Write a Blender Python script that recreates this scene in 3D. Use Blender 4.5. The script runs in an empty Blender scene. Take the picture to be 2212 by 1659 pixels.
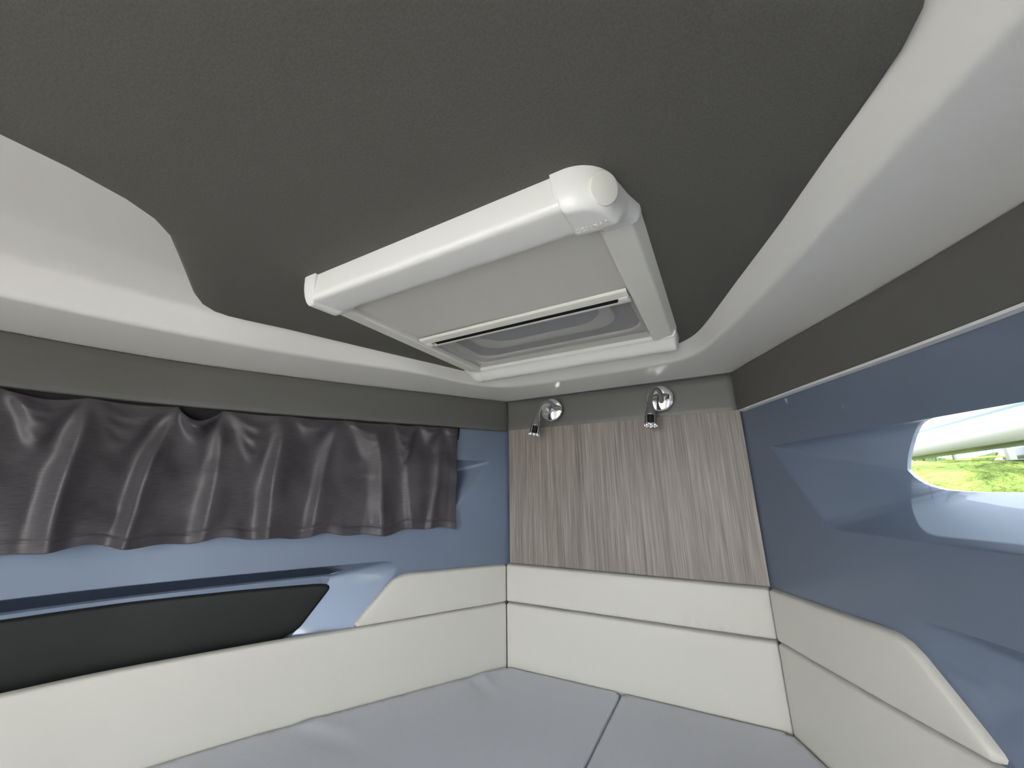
import bpy, math, random
import numpy as np
from mathutils import Vector, Matrix
from mathutils.geometry import delaunay_2d_cdt
random.seed(4)
S = bpy.context.scene
COL = S.collection

# ------------------------------------------------------------------ materials
def mat(name, col, rough=.5, spec=.5, metal=0., bump=None, mottling=None, coat=0., sheen=0.):
    m = bpy.data.materials.new(name); m.use_nodes = True
    nt = m.node_tree; b = nt.nodes['Principled BSDF']
    b.inputs['Base Color'].default_value = (*col, 1)
    b.inputs['Roughness'].default_value = rough
    b.inputs['Metallic'].default_value = metal
    b.inputs['Specular IOR Level'].default_value = spec
    b.inputs['Coat Weight'].default_value = coat
    b.inputs['Coat Roughness'].default_value = .03
    b.inputs['Sheen Weight'].default_value = sheen
    tc = nt.nodes.new('ShaderNodeTexCoord')
    if bump:
        scale, strength, dist = bump
        n = nt.nodes.new('ShaderNodeTexNoise'); n.inputs['Scale'].default_value = scale
        n.inputs['Detail'].default_value = 4
        nt.links.new(tc.outputs['Object'], n.inputs['Vector'])
        bp = nt.nodes.new('ShaderNodeBump'); bp.inputs['Strength'].default_value = strength
        bp.inputs['Distance'].default_value = dist
        nt.links.new(n.outputs['Fac'], bp.inputs['Height']); nt.links.new(bp.outputs['Normal'], b.inputs['Normal'])
    if mottling:
        scale, amt = mottling
        n = nt.nodes.new('ShaderNodeTexNoise'); n.inputs['Scale'].default_value = scale
        n.inputs['Detail'].default_value = 6
        nt.links.new(tc.outputs['Object'], n.inputs['Vector'])
        r = nt.nodes.new('ShaderNodeValToRGB')
        r.color_ramp.elements[0].position = .3; r.color_ramp.elements[1].position = .7
        r.color_ramp.elements[0].color = (*[c*(1-amt) for c in col], 1)
        r.color_ramp.elements[1].color = (*[min(1, c*(1+amt)) for c in col], 1)
        nt.links.new(n.outputs['Fac'], r.inputs['Fac']); nt.links.new(r.outputs['Color'], b.inputs['Base Color'])
    return m

M = dict(
    gel_blue=mat('blue_grey_gelcoat', (.155, .195, .268), .50, .5, metal=.45, bump=(3, .04, .01), coat=.6),
    gel_white=mat('white_gelcoat', (.63, .62, .60), .22, .5),
    headliner=mat('charcoal_headliner', (.104, .101, .093), .85, .2, bump=(900, .25, .0006), mottling=(500, .12)),
    vinyl_grey=mat('grey_vinyl', (.085, .082, .075), .44, .6, bump=(500, .2, .0006)),
    vinyl_cream=mat('cream_vinyl', (.54, .525, .475), .55, .35, bump=(600, .15, .0005)),
    vinyl_black=mat('black_vinyl', (.013, .014, .014), .5, .3, bump=(500, .2, .0006)),
    mattress=mat('lavender_grey_cloth', (.60, .61, .665), .8, .25, bump=(700, .25, .0006), mottling=(900, .06)),
    plastic=mat('white_plastic', (.74, .735, .715), .3, .5),
    plastic_warm=mat('ivory_plastic', (.70, .69, .635), .35, .5),
    fabric=mat('blind_cloth', (.56, .545, .50), .85, .2, bump=(900, .2, .0004)),
    slot=mat('black_slot', (.006, .006, .006), .7, .2),
    chrome=mat('polished_chrome', (.82, .82, .82), .07, .5, metal=1.),
    satin=mat('satin_nickel', (.36, .36, .355), .32, .5, metal=.9),
    well=mat('hatch_liner', (.66, .64, .60), .5, .4),
    seal=mat('hatch_seal', (.36, .355, .355), .6, .3),
    lid=mat('smoked_acrylic', (.20, .20, .21), .25, .5),
    gap_shade=mat('curtain_gap_shade', (.012, .012, .013), .8, .2),  # near-black standing in for shade behind the curtain top
    strip=mat('pale_edge_strip', (.62, .63, .63), .35, .5),
    ply=mat('bunk_board', (.3, .24, .17), .7, .3, mottling=(6, .2)),
    sole=mat('cabin_sole', (.20, .14, .09), .5, .4, mottling=(4, .25)),
    grass=mat('meadow_grass', (.185, .25, .056), .9, .1, bump=(9, .9, .25), mottling=(3.2, .55)),
    ground=mat('gravel_ground', (.30, .29, .26), .95, .1, mottling=(2, .2)),
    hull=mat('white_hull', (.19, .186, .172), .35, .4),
    stripe=mat('blue_stripe', (.045, .10, .17), .4, .4),
    hedge=mat('hedge_leaves', (.05, .085, .03), .9, .1, bump=(14, .8, .1), mottling=(9, .5)),
    post=mat('grey_post', (.33, .32, .30), .7, .3),
    yellow=mat('yellow_paint', (.75, .62, .05), .5, .4),
    carblue=mat('blue_car_paint', (.09, .15, .30), .25, .5),
    rubber=mat('black_rubber', (.02, .02, .02), .8, .2),
    carglass=mat('dark_car_glass', (.03, .04, .05), .1, .5),
)

def wood_mat():
    m = bpy.data.materials.new('grey_oak_laminate'); m.use_nodes = True
    nt = m.node_tree; b = nt.nodes['Principled BSDF']; L = nt.links.new
    uv = nt.nodes.new('ShaderNodeUVMap')
    def noise(sx, sy, detail, dist=0., scale=1., off=0.):
        mp = nt.nodes.new('ShaderNodeMapping'); mp.inputs['Scale'].default_value = (sx, sy, 1)
        mp.inputs['Location'].default_value = (off, off*.3, 0)
        L(uv.outputs['UV'], mp.inputs['Vector'])
        n = nt.nodes.new('ShaderNodeTexNoise'); n.inputs['Scale'].default_value = scale
        n.inputs['Detail'].default_value = detail; n.inputs['Distortion'].default_value = dist
        L(mp.outputs['Vector'], n.inputs['Vector']); return n
    broad = noise(38, .9, 3, .4, 1, 3)
    mid = noise(320, 4.5, 4, .5, 1, 7)
    fine = noise(900, 12, 3, 0, 1, 1)
    def math_(op, a, bb):
        n = nt.nodes.new('ShaderNodeMath'); n.operation = op
        for i, x in enumerate((a, bb)):
            if isinstance(x, (int, float)): n.inputs[i].default_value = x
            else: L(x, n.inputs[i])
        return n.outputs[0]
    f = math_('ADD', math_('MULTIPLY', broad.outputs['Fac'], .26), math_('ADD', math_('MULTIPLY', mid.outputs['Fac'], .44), math_('MULTIPLY', fine.outputs['Fac'], .30)))
    r = nt.nodes.new('ShaderNodeValToRGB'); cr = r.color_ramp
    cr.elements[0].position = .36; cr.elements[0].color = (.100, .083, .070, 1)
    cr.elements[1].position = .66; cr.elements[1].color = (.34, .305, .27, 1)
    e = cr.elements.new(.50); e.color = (.205, .178, .154, 1)
    L(f, r.inputs['Fac']); L(r.outputs['Color'], b.inputs['Base Color'])
    b.inputs['Roughness'].default_value = .48
    b.inputs['Specular IOR Level'].default_value = .4
    bp = nt.nodes.new('ShaderNodeBump'); bp.inputs['Strength'].default_value = .25; bp.inputs['Distance'].default_value = .0006
    L(f, bp.inputs['Height']); L(bp.outputs['Normal'], b.inputs['Normal'])
    return m
M['wood'] = wood_mat()

def curtain_mat():
    m = bpy.data.materials.new('charcoal_curtain_cloth'); m.use_nodes = True
    nt = m.node_tree; b = nt.nodes['Principled BSDF']; L = nt.links.new
    uv = nt.nodes.new('ShaderNodeUVMap')
    mp = nt.nodes.new('ShaderNodeMapping'); mp.inputs['Scale'].default_value = (48, 800, 1)
    L(uv.outputs['UV'], mp.inputs['Vector'])
    n = nt.nodes.new('ShaderNodeTexNoise'); n.inputs['Scale'].default_value = 1; n.inputs['Detail'].default_value = 4
    L(mp.outputs['Vector'], n.inputs['Vector'])
    r = nt.nodes.new('ShaderNodeValToRGB')
    r.color_ramp.elements[0].position = .32; r.color_ramp.elements[1].position = .72
    r.color_ramp.elements[0].color = (.030, .026, .029, 1); r.color_ramp.elements[1].color = (.062, .054, .059, 1)
    L(n.outputs['Fac'], r.inputs['Fac']); L(r.outputs['Color'], b.inputs['Base Color'])
    b.inputs['Roughness'].default_value = .47; b.inputs['Specular IOR Level'].default_value = .42
    b.inputs['Sheen Weight'].default_value = .15; b.inputs['Sheen Tint'].default_value = (.75, .75, 1, 1)
    bp = nt.nodes.new('ShaderNodeBump'); bp.inputs['Strength'].default_value = .25; bp.inputs['Distance'].default_value = .0005
    L(n.outputs['Fac'], bp.inputs['Height']); L(bp.outputs['Normal'], b.inputs['Normal'])
    return m
M['curtain'] = curtain_mat()

def pane_mat(name, tint, gloss):
    m = bpy.data.materials.new(name); m.use_nodes = True
    nt = m.node_tree; nt.nodes.clear(); L = nt.links.new
    o = nt.nodes.new('ShaderNodeOutputMaterial'); mx = nt.nodes.new('ShaderNodeMixShader')
    t = nt.nodes.new('ShaderNodeBsdfTransparent'); t.inputs['Color'].default_value = (*tint, 1)
    g = nt.nodes.new('ShaderNodeBsdfGlossy'); g.inputs['Roughness'].default_value = .02
    f = nt.nodes.new('ShaderNodeFresnel'); f.inputs['IOR'].default_value = gloss
    L(f.outputs[0], mx.inputs[0]); L(t.outputs[0], mx.inputs[1]); L(g.outputs[0], mx.inputs[2]); L(mx.outputs[0], o.inputs[0])
    return m
M['glass'] = pane_mat('window_glass', (.31, .325, .335), 1.3)

def screen_mat():
    m = bpy.data.materials.new('insect_mesh'); m.use_nodes = True
    nt = m.node_tree; nt.nodes.clear(); L = nt.links.new
    o = nt.nodes.new('ShaderNodeOutputMaterial'); mx = nt.nodes.new('ShaderNodeMixShader')
    mx.inputs[0].default_value = .34
    t = nt.nodes.new('ShaderNodeBsdfTransparent')
    d = nt.nodes.new('ShaderNodeBsdfDiffuse'); d.inputs['Color'].default_value = (.30, .30, .315, 1)
    L(t.outputs[0], mx.inputs[1]); L(d.outputs[0], mx.inputs[2]); L(mx.outputs[0], o.inputs[0])
    return m
M['screen'] = screen_mat()
def acrylic_mat():
    m = bpy.data.materials.new('smoked_translucent_acrylic'); m.use_nodes = True
    nt = m.node_tree; nt.nodes.clear(); L = nt.links.new
    o = nt.nodes.new('ShaderNodeOutputMaterial'); mx = nt.nodes.new('ShaderNodeMixShader'); mx.inputs[0].default_value = .035
    d = nt.nodes.new('ShaderNodeBsdfDiffuse'); d.inputs['Color'].default_value = (.40, .40, .41, 1)
    t = nt.nodes.new('ShaderNodeBsdfTranslucent'); t.inputs['Color'].default_value = (.55, .55, .6, 1)
    L(d.outputs[0], mx.inputs[1]); L(t.outputs[0], mx.inputs[2]); L(mx.outputs[0], o.inputs[0])
    return m
M['lid'] = acrylic_mat()

# ------------------------------------------------------------------ mesh helpers
def obj(name, verts, faces, m, parent=None, smooth=True, uv=None, angle=None):
    me = bpy.data.meshes.new(name)
    me.from_pydata([tuple(map(float, v)) for v in verts], [], [tuple(int(i) for i in f) for f in faces])
    me.validate(); me.update()
    if m: me.materials.append(m)
    if smooth:
        me.polygons.foreach_set('use_smooth', [True]*len(me.polygons))
        if angle is not None:
            try: me.set_sharp_from_angle(angle=math.radians(angle))
            except Exception: pass
    if uv is not None:
        l = me.uv_layers.new(name='UVMap')
        for lp in me.loops: l.data[lp.index].uv = uv[lp.vertex_index]
    o = bpy.data.objects.new(name, me); COL.objects.link(o)
    if parent is not None: o.parent = parent
    return o
def thing(name, label, cat, group=None, loc=(0, 0, 0)):
    o = bpy.data.objects.new(name, None); COL.objects.link(o); o.location = loc
    o.empty_display_size = .05
    return tag(o, label, cat, group)
def tag(o, label, cat, group=None):
    o['label'] = label; o['category'] = cat
    if group: o['group'] = group
    return o
def struct(o): o['kind'] = 'structure'; return o

class MB:
    def __init__(s): s.v = []; s.f = []
    def add(s, v, f):
        b = len(s.v); s.v += [tuple(map(float, x)) for x in v]; s.f += [tuple(b+int(i) for i in q) for q in f]; return s
    def rows(s, rows, closed=False, cap=False):
        n = len(rows[0]); v = [p for r in rows for p in r]; f = []
        for i in range(len(rows)-1):
            for j in range(n if closed else n-1):
                k = (j+1) % n
                f.append((i*n+j, i*n+k, (i+1)*n+k, (i+1)*n+j))
        if cap:
            f.append(tuple(range(n))[::-1]); f.append(tuple((len(rows)-1)*n+j for j in range(n)))
        return s.add(v, f)
    def box(s, lo, hi, bev=0.):
        (x0, y0, z0), (x1, y1, z1) = lo, hi; b = bev
        if b <= 0:
            v = [(x, y, z) for x in (x0, x1) for y in (y0, y1) for z in (z0, z1)]
            return s.add(v, [(0, 1, 3, 2), (4, 6, 7, 5), (0, 4, 5, 1), (2, 3, 7, 6), (0, 2, 6, 4), (1, 5, 7, 3)])
        def ring(z, d):
            out = []
            for cx, cy, a0 in ((x1-b, y1-b, 0), (x0+b, y1-b, 90), (x0+b, y0+b, 180), (x1-b, y0+b, 270)):
                for k in range(5):
                    a = math.radians(a0+k*22.5); out.append((cx+(b-d)*math.cos(a), cy+(b-d)*math.sin(a), z))
            return out
        rr = [ring(z0, b*.95), ring(z0+b*.3, b*.29), ring(z0+b, 0), ring(z1-b, 0), ring(z1-b*.3, b*.29), ring(z1, b*.95)]
        return s.rows(rr, True, True)
    def tube(s, path, rad, n=16, cap=True):
        P = [Vector(p) for p in path]; rows = []; up = Vector((0, 0, 1))
        prev = None
        for i, p in enumerate(P):
            t = (P[min(i+1, len(P)-1)]-P[max(i-1, 0)]).normalized()
            if prev is None:
                a = t.orthogonal().normalized()
            else:
                a = (prev - t*prev.dot(t)).normalized()
            prev = a; b = t.cross(a); r = rad[i] if hasattr(rad, '__len__') else rad
            rows.append([p + a*r*math.cos(2*math.pi*k/n) + b*r*math.sin(2*math.pi*k/n) for k in range(n)])
        return s.rows(rows, True, cap)
    def lathe(s, prof, o, ax, n=48):
        ax = Vector(ax).normalized(); a = ax.orthogonal().normalized(); b = ax.cross(a); o = Vector(o)
        rows = [[o+ax*h+(a*math.cos(2*math.pi*k/n)+b*math.sin(2*math.pi*k/n))*r for k in range(n)] for r, h in prof]
        return s.rows(rows, True, True)
    def obj(s, name, m, parent=None, smooth=True, angle=35): return obj(name, s.v, s.f, m, parent, smooth, None, angle)

def catmull(pts, n=30):
    pts = [np.array(p, float) for p in pts]; e = [2*pts[0]-pts[1]]+pts+[2*pts[-1]-pts[-2]]; out = []
    for i in range(1, len(e)-2):
        a, b, c, d = e[i-1:i+3]
        for k in range(n):
            t = k/n; out.append(.5*((2*b)+(-a+c)*t+(2*a-5*b+4*c-d)*t*t+(-a+3*b-3*c+d)*t**3))
    out.append(pts[-1]); return np.array(out)
def resample(pts, n):
    """n+1 points evenly along the polyline"""
    p = np.array(pts, float); d = np.r_[0, np.cumsum(np.linalg.norm(np.diff(p, axis=0), axis=1))]
    t = np.linspace(0, d[-1], n+1); return np.stack([np.interp(t, d, p[:, k]) for k in range(p.shape[1])], 1)
def smoothstep(x, a, b):
    t = np.clip((x-a)/(b-a), 0, 1); return t*t*(3-2*t)
def densify(poly, step):
    out = []; n = len(poly)
    for i in range(n):
        a = np.array(poly[i], float); b = np.array(poly[(i+1) % n], float); k = max(1, int(np.ceil(np.linalg.norm(b-a)/step)))
        out += [a+(b-a)*j/k for j in range(k)]
    return np.array(out)
def inside(pts, poly):
    x, y = pts[:, 0], pts[:, 1]; c = np.zeros(len(pts), bool); n = len(poly)
    for i in range(n):
        x1, y1 = poly[i]; x2, y2 = poly[(i+1) % n]
        if y1 == y2: continue
        m = (y1 > y) != (y2 > y)
        c ^= m & (x < (x2-x1)*(y-y1)/(y2-y1)+x1)
    return c
def edge_dist(pts, poly):
    d = np.full(len(pts), 1e9); n = len(poly)
    for i in range(n):
        a = np.array(poly[i]); b = np.array(poly[(i+1) % n]); ab = b-a; L2 = ab@ab
        if L2 < 1e-14: continue
        t = np.clip(((pts-a)@ab)/L2, 0, 1); d = np.minimum(d, np.linalg.norm(pts-a-t[:, None]*ab, axis=1))
    return d
def fill(loops, step, holes=(), insets=()):
    """triangulated region: loops[0] outer (already dense), holes inner loops; grid points inside"""
    outer = loops; pts = [np.array(outer)]; edges = []; base = 0
    def ring(n, b): return [(b+i, b+(i+1) % n) for i in range(n)]
    edges += ring(len(outer), 0); base = len(outer)
    for h in holes:
        pts.append(np.array(h)); edges += ring(len(h), base); base += len(h)
    lo = np.min(outer, 0); hi = np.max(outer, 0)
    gx, gy = np.meshgrid(np.arange(lo[0]+step/2, hi[0], step), np.arange(lo[1]+step/2, hi[1], step))
    g = np.stack([gx.ravel(), gy.ravel()], 1)
    extra = [g]
    if len(insets):
        o = np.array(outer); a = np.roll(o, 1, 0); b = np.roll(o, -1, 0); t = b-a; t /= np.maximum(np.linalg.norm(t, axis=1), 1e-9)[:, None]
        nrm = np.stack([-t[:, 1], t[:, 0]], 1)
        area = np.sum(o[:, 0]*b[:, 1]-b[:, 0]*o[:, 1])
        if area < 0: nrm = -nrm
        for d in insets:
            q = o+nrm*d
            ok = inside(q, outer) & (edge_dist(q, outer) > d*.93); extra.append(q[ok])
    for k, g in enumerate(extra):
        ok = inside(g, outer); 
        for h in holes: ok &= ~inside(g, h)
        mn = step*.4 if k == 0 else 0
        if k == 0:
            ok &= edge_dist(g, outer) > max(mn, (max(insets)*1.15 if len(insets) else 0))
            for h in holes: ok &= edge_dist(g, h) > mn
        pts.append(g[ok])
    P = np.vstack(pts)
    v, e, f, *_ = delaunay_2d_cdt([Vector(p) for p in P], edges, [], 0, 1e-6)
    v = np.array([[q[0], q[1]] for q in v]); f = np.array([list(t) for t in f])
    c = v[f].mean(1); ok = inside(c, outer)
    for h in holes: ok &= ~inside(c, h)
    f = f[ok]
    # consistent orientation (counter-clockwise)
    ar = np.cross(v[f[:, 1]]-v[f[:, 0]], v[f[:, 2]]-v[f[:, 0]])
    f[ar < 0] = f[ar < 0][:, ::-1]
    return v, f

# ------------------------------------------------------------------ cabin plan (metres; x to starboard, y towards the bow, z up, eye at the origin)
LEFT = [(-.573, 1.016), (-.715, .785), (-.843, .575), (-.935, .40), (-.985, .28), (-1.025, .12), (-1.055, -.1), (-1.08, -.45), (-1.09, -1.1)]
RIGHT = [(.050, 1.016), (.128, .852), (.222, .664), (.29, .51), (.36, .33), (.425, .12), (.475, -.1), (.53, -.5), (.55, -1.1)]
BOW = 1.016
class Wall:
    """a vertical cabin side: u runs aft from the bow corner, h is the distance into the cabin"""
    def __init__(s, pts, side, straight=False):
        s.p = np.array(pts, float) if straight else catmull(pts)
        d = np.diff(s.p, axis=0); s.u = np.r_[0, np.cumsum(np.hypot(d[:, 0], d[:, 1]))]
        t = np.gradient(s.p, axis=0); t /= np.hypot(t[:, 0], t[:, 1])[:, None]
        n = np.stack([t[:, 1], -t[:, 0]], 1)
        c = np.array([-.26, 0.])
        s.n = n*np.where(((c-s.p)*n).sum(1) > 0, 1, -1)[:, None]; s.flip = side
        s.t0 = t[0]; s.t1 = t[-1]
    def __call__(s, u, z, h):
        u = np.asarray(u, float); z = np.asarray(z, float)+0*u; h = np.asarray(h, float)+0*u
        x = np.interp(u, s.u, s.p[:, 0])+np.interp(u, s.u, s.n[:, 0])*h
        y = np.interp(u, s.u, s.p[:, 1])+np.interp(u, s.u, s.n[:, 1])*h
        neg = np.minimum(u, 0); x = x+s.t0[0]*neg; y = y+s.t0[1]*neg
        over = np.maximum(u-s.u[-1], 0); x = x+s.t1[0]*over; y = y+s.t1[1]*over
        return np.stack([x, y, z], -1)
WL = Wall(LEFT, -1); WR = Wall(RIGHT, 1); WF = Wall([(-.573, BOW), (.05, BOW)], 0, True)
FW = .623
UEND = 1.95
YR = -.50          # the roof stops here: unseen companionway opening, cut to let in light from above

def orient(v, f, towards=(-.26, .3, -.1)):
    return f
def pad(name, outline, W, base, thick, r, m, parent=None, step=.022, dens=.006, puff=0., uvs=False, hfun=None, back=True):
    """an upholstered or moulded board on a wall: rounded edge of radius r, front face at base+thick"""
    o = densify(outline, dens)
    ins = [r*.04, r*.16, r*.36, r*.65, r]
    v, f = fill(o, step, insets=ins)
    d = edge_dist(v, o); q = np.clip(d/r, 0, 1)
    h = thick*np.sqrt(np.maximum(0, 1-(1-q)**2))
    if puff: h = h+puff*(1-np.exp(-np.maximum(0, d)/.03))
    if hfun is not None: h = hfun(v, d, h)
    P = W(v[:, 0], v[:, 1], base+h)
    mb = MB(); mb.add(P, f)
    ob = obj(name, mb.v, mb.f, m, parent, True, [tuple(x) for x in v] if uvs else None)
    return ob

# ------------------------------------------------------------------ hull sides with their moulded recesses
def mirror_keys(k, du): return [(u+du, z) for u, z in k]
# window recess: outer lip A on the hull side, B the glass opening further out, in matching segments
WIN_A = [[(.074, .0785), (1.0, .0785)], [(1.0, .0785), (1.0, -.073)], [(1.0, -.073), (.228, -.073)],
         [(.228, -.073), (.212, -.0722), (.200, -.070), (.190, -.066), (.181, -.060)], [(.181, -.060), (.0745, .069)], [(.0745, .069), (.072, .0735), (.0725, .077), (.074, .0785)]]
WIN_B = [[(.270, .0230), (.2725, .031), (.276, .040), (.281, .050), (.287, .060), (.293, .070), (.300, .079), (.306, .0855), (.312, .089), (.320, .0915), (.332, .092), (.94, .092)], [(.94, .092), (.965, .08), (.97, .035), (.955, .003), (.93, -.011)], [(.93, -.011), (.36, -.0115)],
         [(.36, -.0115), (.335, -.0108), (.318, -.009)], [(.318, -.009), (.308, -.0068), (.298, -.0035), (.290, .0002), (.283, .005), (.2765, .0105), (.2715, .017)], [(.2715, .017), (.2695, .020), (.270, .0230)]]
WIN_N = [110, 14, 70, 12, 40, 6]
POC_A = [[(1.42, -.156), (.933, -.160), (.786, -.163), (.584, -.166), (.335, -.169), (.319, -.1705)], [(.319, -.1705), (.313, -.1728), (.3075, -.1765)],
         [(.3075, -.1765), (.303, -.183), (.301, -.190), (.303, -.198), (.308, -.206), (.322, -.2215), (.387, -.300), (.425, -.345)], [(.425, -.345), (1.42, -.345)], [(1.42, -.345), (1.42, -.156)]]
POC_B = [[(1.38, -.188), (.93, -.190), (.60, -.194), (.462, -.1955)], [(.462, -.1955), (.453, -.1965), (.449, -.200), (.4495, -.206)],
         [(.4495, -.206), (.505, -.298), (.535, -.340)], [(.535, -.340), (1.38, -.340)], [(1.38, -.340), (1.38, -.188)]]
POC_N = [120, 6, 44, 40, 14]
def segs(S_, N_, du=0.):
    out = []
    for k, n in zip(S_, N_): out.append(resample([(u+du, z) for u, z in k], n)[:-1])
    return np.vstack(out)
LINER_H = -.012
def ease(s, e):
    # rounded lip at the start, small fillet at the end
    s = np.asarray(s, float)
    g = np.where(s < e, s*s/(2*e), s-e/2); g = g/(1-e/2); return g
SROWS = [0, .008, .02, .035, .055, .08, .12, .18, .26, .36, .48, .6, .72, .82, .9, .95, .975, .99, 1.0]

def hull_side(W, nm, du):
    A = segs(WIN_A, WIN_N, du); B = segs(WIN_B, WIN_N, du)
    PA = segs(POC_A, POC_N); PB = segs(POC_B, POC_N)
    o = densify([(-.03, -1.05), (UEND, -1.05), (UEND, .36), (-.03, .36)], .03)
    v, f = fill(o, .03, holes=[A, PA])
    wall = struct(obj(nm, W(v[:, 0], v[:, 1], LINER_H), f, M['gel_blue']))
    # window reveal
    rows = []
    for s in SROWS:
        q = A+(B-A)*s; rows.append(W(q[:, 0], q[:, 1], LINER_H-.080*ease(s, .05)))
    # glass flange
    q = B; rows.append(W(q[:, 0], q[:, 1], LINER_H-.086+0*q[:, 0]))
    mb = MB(); mb.rows(rows, True); mb.obj('window_reveal', M['gel_blue'], wall, True, 50)
    # storage recess: sloping end facet, overhang above, open pocket behind the fiddle lip
    rows = []
    slot = smoothstep(PB[:, 0], .452, .470)*(PB[:, 0] < 1.40)
    top = np.zeros(len(PA)); top[:POC_N[0]] = 1
    # rounded end of the pocket mouth
    for s in SROWS:
        q = PA+(PB-PA)*s; e = .038*ease(s, .05)
        bump = float(smoothstep(s, .05, .16)*(1-smoothstep(s, .70, .80)))
        slot = smoothstep(q[:, 0], .436, .452)*(q[:, 0] < 1.39)
        rows.append(W(q[:, 0], q[:, 1], LINER_H-e-.085*bump*top*slot))
    mb = MB(); mb.rows(rows, True); mb.obj('storage_recess', M['gel_blue'], wall, True, 60)
    v, f = fill(PB, .03)
    obj('recess_front', W(v[:, 0], v[:, 1], LINER_H-.038), f, M['gel_blue'], wall)
    return wall, B
wl, BL = hull_side(WL, 'wall_left', -.024)
wr, BR = hull_side(WR, 'wall_right', 0.)
for nm, W, B in (('window_1', WL, BL), ('window_2', WR, BR)):
    v, f = fill(B, .03)
    struct(obj(nm, W(v[:, 0], v[:, 1], LINER_H-.084), f, M['glass']))

# black upholstered fronts of the two storage pockets
BLACK = [(1.36, -.194), (.928, -.1965), (.783, -.1985), (.611, -.2035), (.485, -.209), (.466, -.2105), (.455, -.2125), (.4475, -.2165), (.4465, -.2215), (.449, -.2275), (.497, -.292), (.508, -.301), (.522, -.3055), (.56, -.330), (1.36, -.330)]
o = pad('padded_pocket_front', BLACK, WL, LINER_H-.0376, .0075, .0065, M['vinyl_black'])
tag(o, 'black padded front of the shelf pocket under the curtain', 'upholstered panel')
o = pad('padded_pocket_front', BLACK, WR, LINER_H-.0376, .0075, .0065, M['vinyl_black'])
tag(o, 'black padded pocket front on the hull side with the bare window', 'upholstered panel')

# front bulkhead, back bulkhead, sole, deck
v, f = fill(densify([(-.03, -1.05), (FW+.03, -1.05), (FW+.03, .36), (-.03, .36)], .05), .06)
struct(obj('wall_front', WF(v[:, 0], v[:, 1], -.024), f, M['gel_blue']))
YB = -1.0
mb = MB()
DX0, DX1, DZ1 = -.44, .06, .30
mb.box((-1.25, YB-.02, -1.05), (DX0, YB+.02, .42)); mb.box((DX1, YB-.02, -1.05), (.75, YB+.02, .42)); mb.box((DX0, YB-.02, DZ1), (DX1, YB+.02, .42))
struct(mb.obj('wall_back', M['gel_white'], smooth=False))
struct(MB().box((-1.3, YB-.1, -1.08), (.8, 1.1, -1.05)).obj('floor', M['sole'], smooth=False))
# deck above with the opening for the hatch
HX0, HX1, HY0, HY1 = -.503, -.084, .352, .772
mb = MB(); zz = (.365, .385)
yb = [YB-.1, YR, HY0, HY1, 1.03]
def deck(y0, y1, xa, xb):      # side decks end at the hull skin
    n_ = max(2, int((y1-y0)/.03)); ys_ = np.linspace(y0, y1, n_+1)
    fa = lambda y: xa if xa is not None else float(np.interp(y, WL.p[::-1, 1], WL.p[::-1, 0]))-.105
    fb = lambda y: xb if xb is not None else float(np.interp(y, WR.p[::-1, 1], WR.p[::-1, 0]))+.105
    ring = [(fa(y), y) for y in ys_]+[(fb(y), y) for y in ys_[::-1]]
    mb.rows([[(x, y, zz[0]) for x, y in ring], [(x, y, zz[1]) for x, y in ring]], True, True)
deck(YB-.1, YR, None, -.46); deck(YB-.1, YR, -.02, None)      # either side of the opening, starboard closed to stop a bright reflection
deck(YR, HY0, None, None); deck(HY0, HY1, None, HX0); deck(HY0, HY1, HX1, None); deck(HY1, 1.06, None, None)
struct(mb.obj('trim_2', M['gel_white'], smooth=False))

# added, unseen hard top that keeps sun and overhead sky out of the companionway
struct(MB().box((-1.45, -3.4, 1.10), (1.05, .05, 1.16), .02).obj('added_hard_top', M['gel_white']))
# ------------------------------------------------------------------ headliner
PANEL = [(-.521, YR), (-.521, -.3), (-.521, .019), (-.521, .058), (-.528, .102), (-.540, .129), (-.562, .152), (-.605, .178), (-.656, .208), (-.704, .236), (-.734, .260), (-.748, .284), (-.748, .308),
         (-.738, .337), (-.714, .394), (-.668, .53), (-.622, .664), (-.585, .77), (-.566, .828), (-.552, .857), (-.530, .874), (-.50, .879), (-.30, .881), (-.10, .880), (-.058, .878), (-.036, .870), (-.012, .846), (.004, .812),
         (.017, .775), (.063, .629), (.107, .496), (.133, .406), (.151, .344), (.159, .315), (.1615, .29), (.158, .27), (.146, .25), (.12, .226), (.07, .195), (.03, .168), (.008, .145), (-.003, .12), (-.010, .07), (-.012, 0.), (-.012, -.3), (-.012, YR)]
ZC = .302
dense_panel = densify(PANEL, .012)
hole = densify([(HX0+.002, HY0), (HX1, HY0), (HX1, HY1), (HX0+.002, HY1)], .02)
v, f = fill(dense_panel, .04, holes=[hole], insets=[.0004, .0016, .004, .008])
d = edge_dist(v, dense_panel); r = .008
q = np.clip(d/r, 0, 1)
z = ZC+.014*(1-np.sqrt(np.maximum(0, 1-(1-q)**2)))
ceil = struct(obj('ceiling', np.stack([v[:, 0], v[:, 1], z], 1), f[:, ::-1], M['headliner']))
bnd = [(x, y, ZC+.014) for x, y in dense_panel]; top_ = [(x, y, ZC+.05) for x, y in dense_panel]
MB().rows([bnd, top_], True).obj('panel_edge', M['headliner'], ceil)

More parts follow.
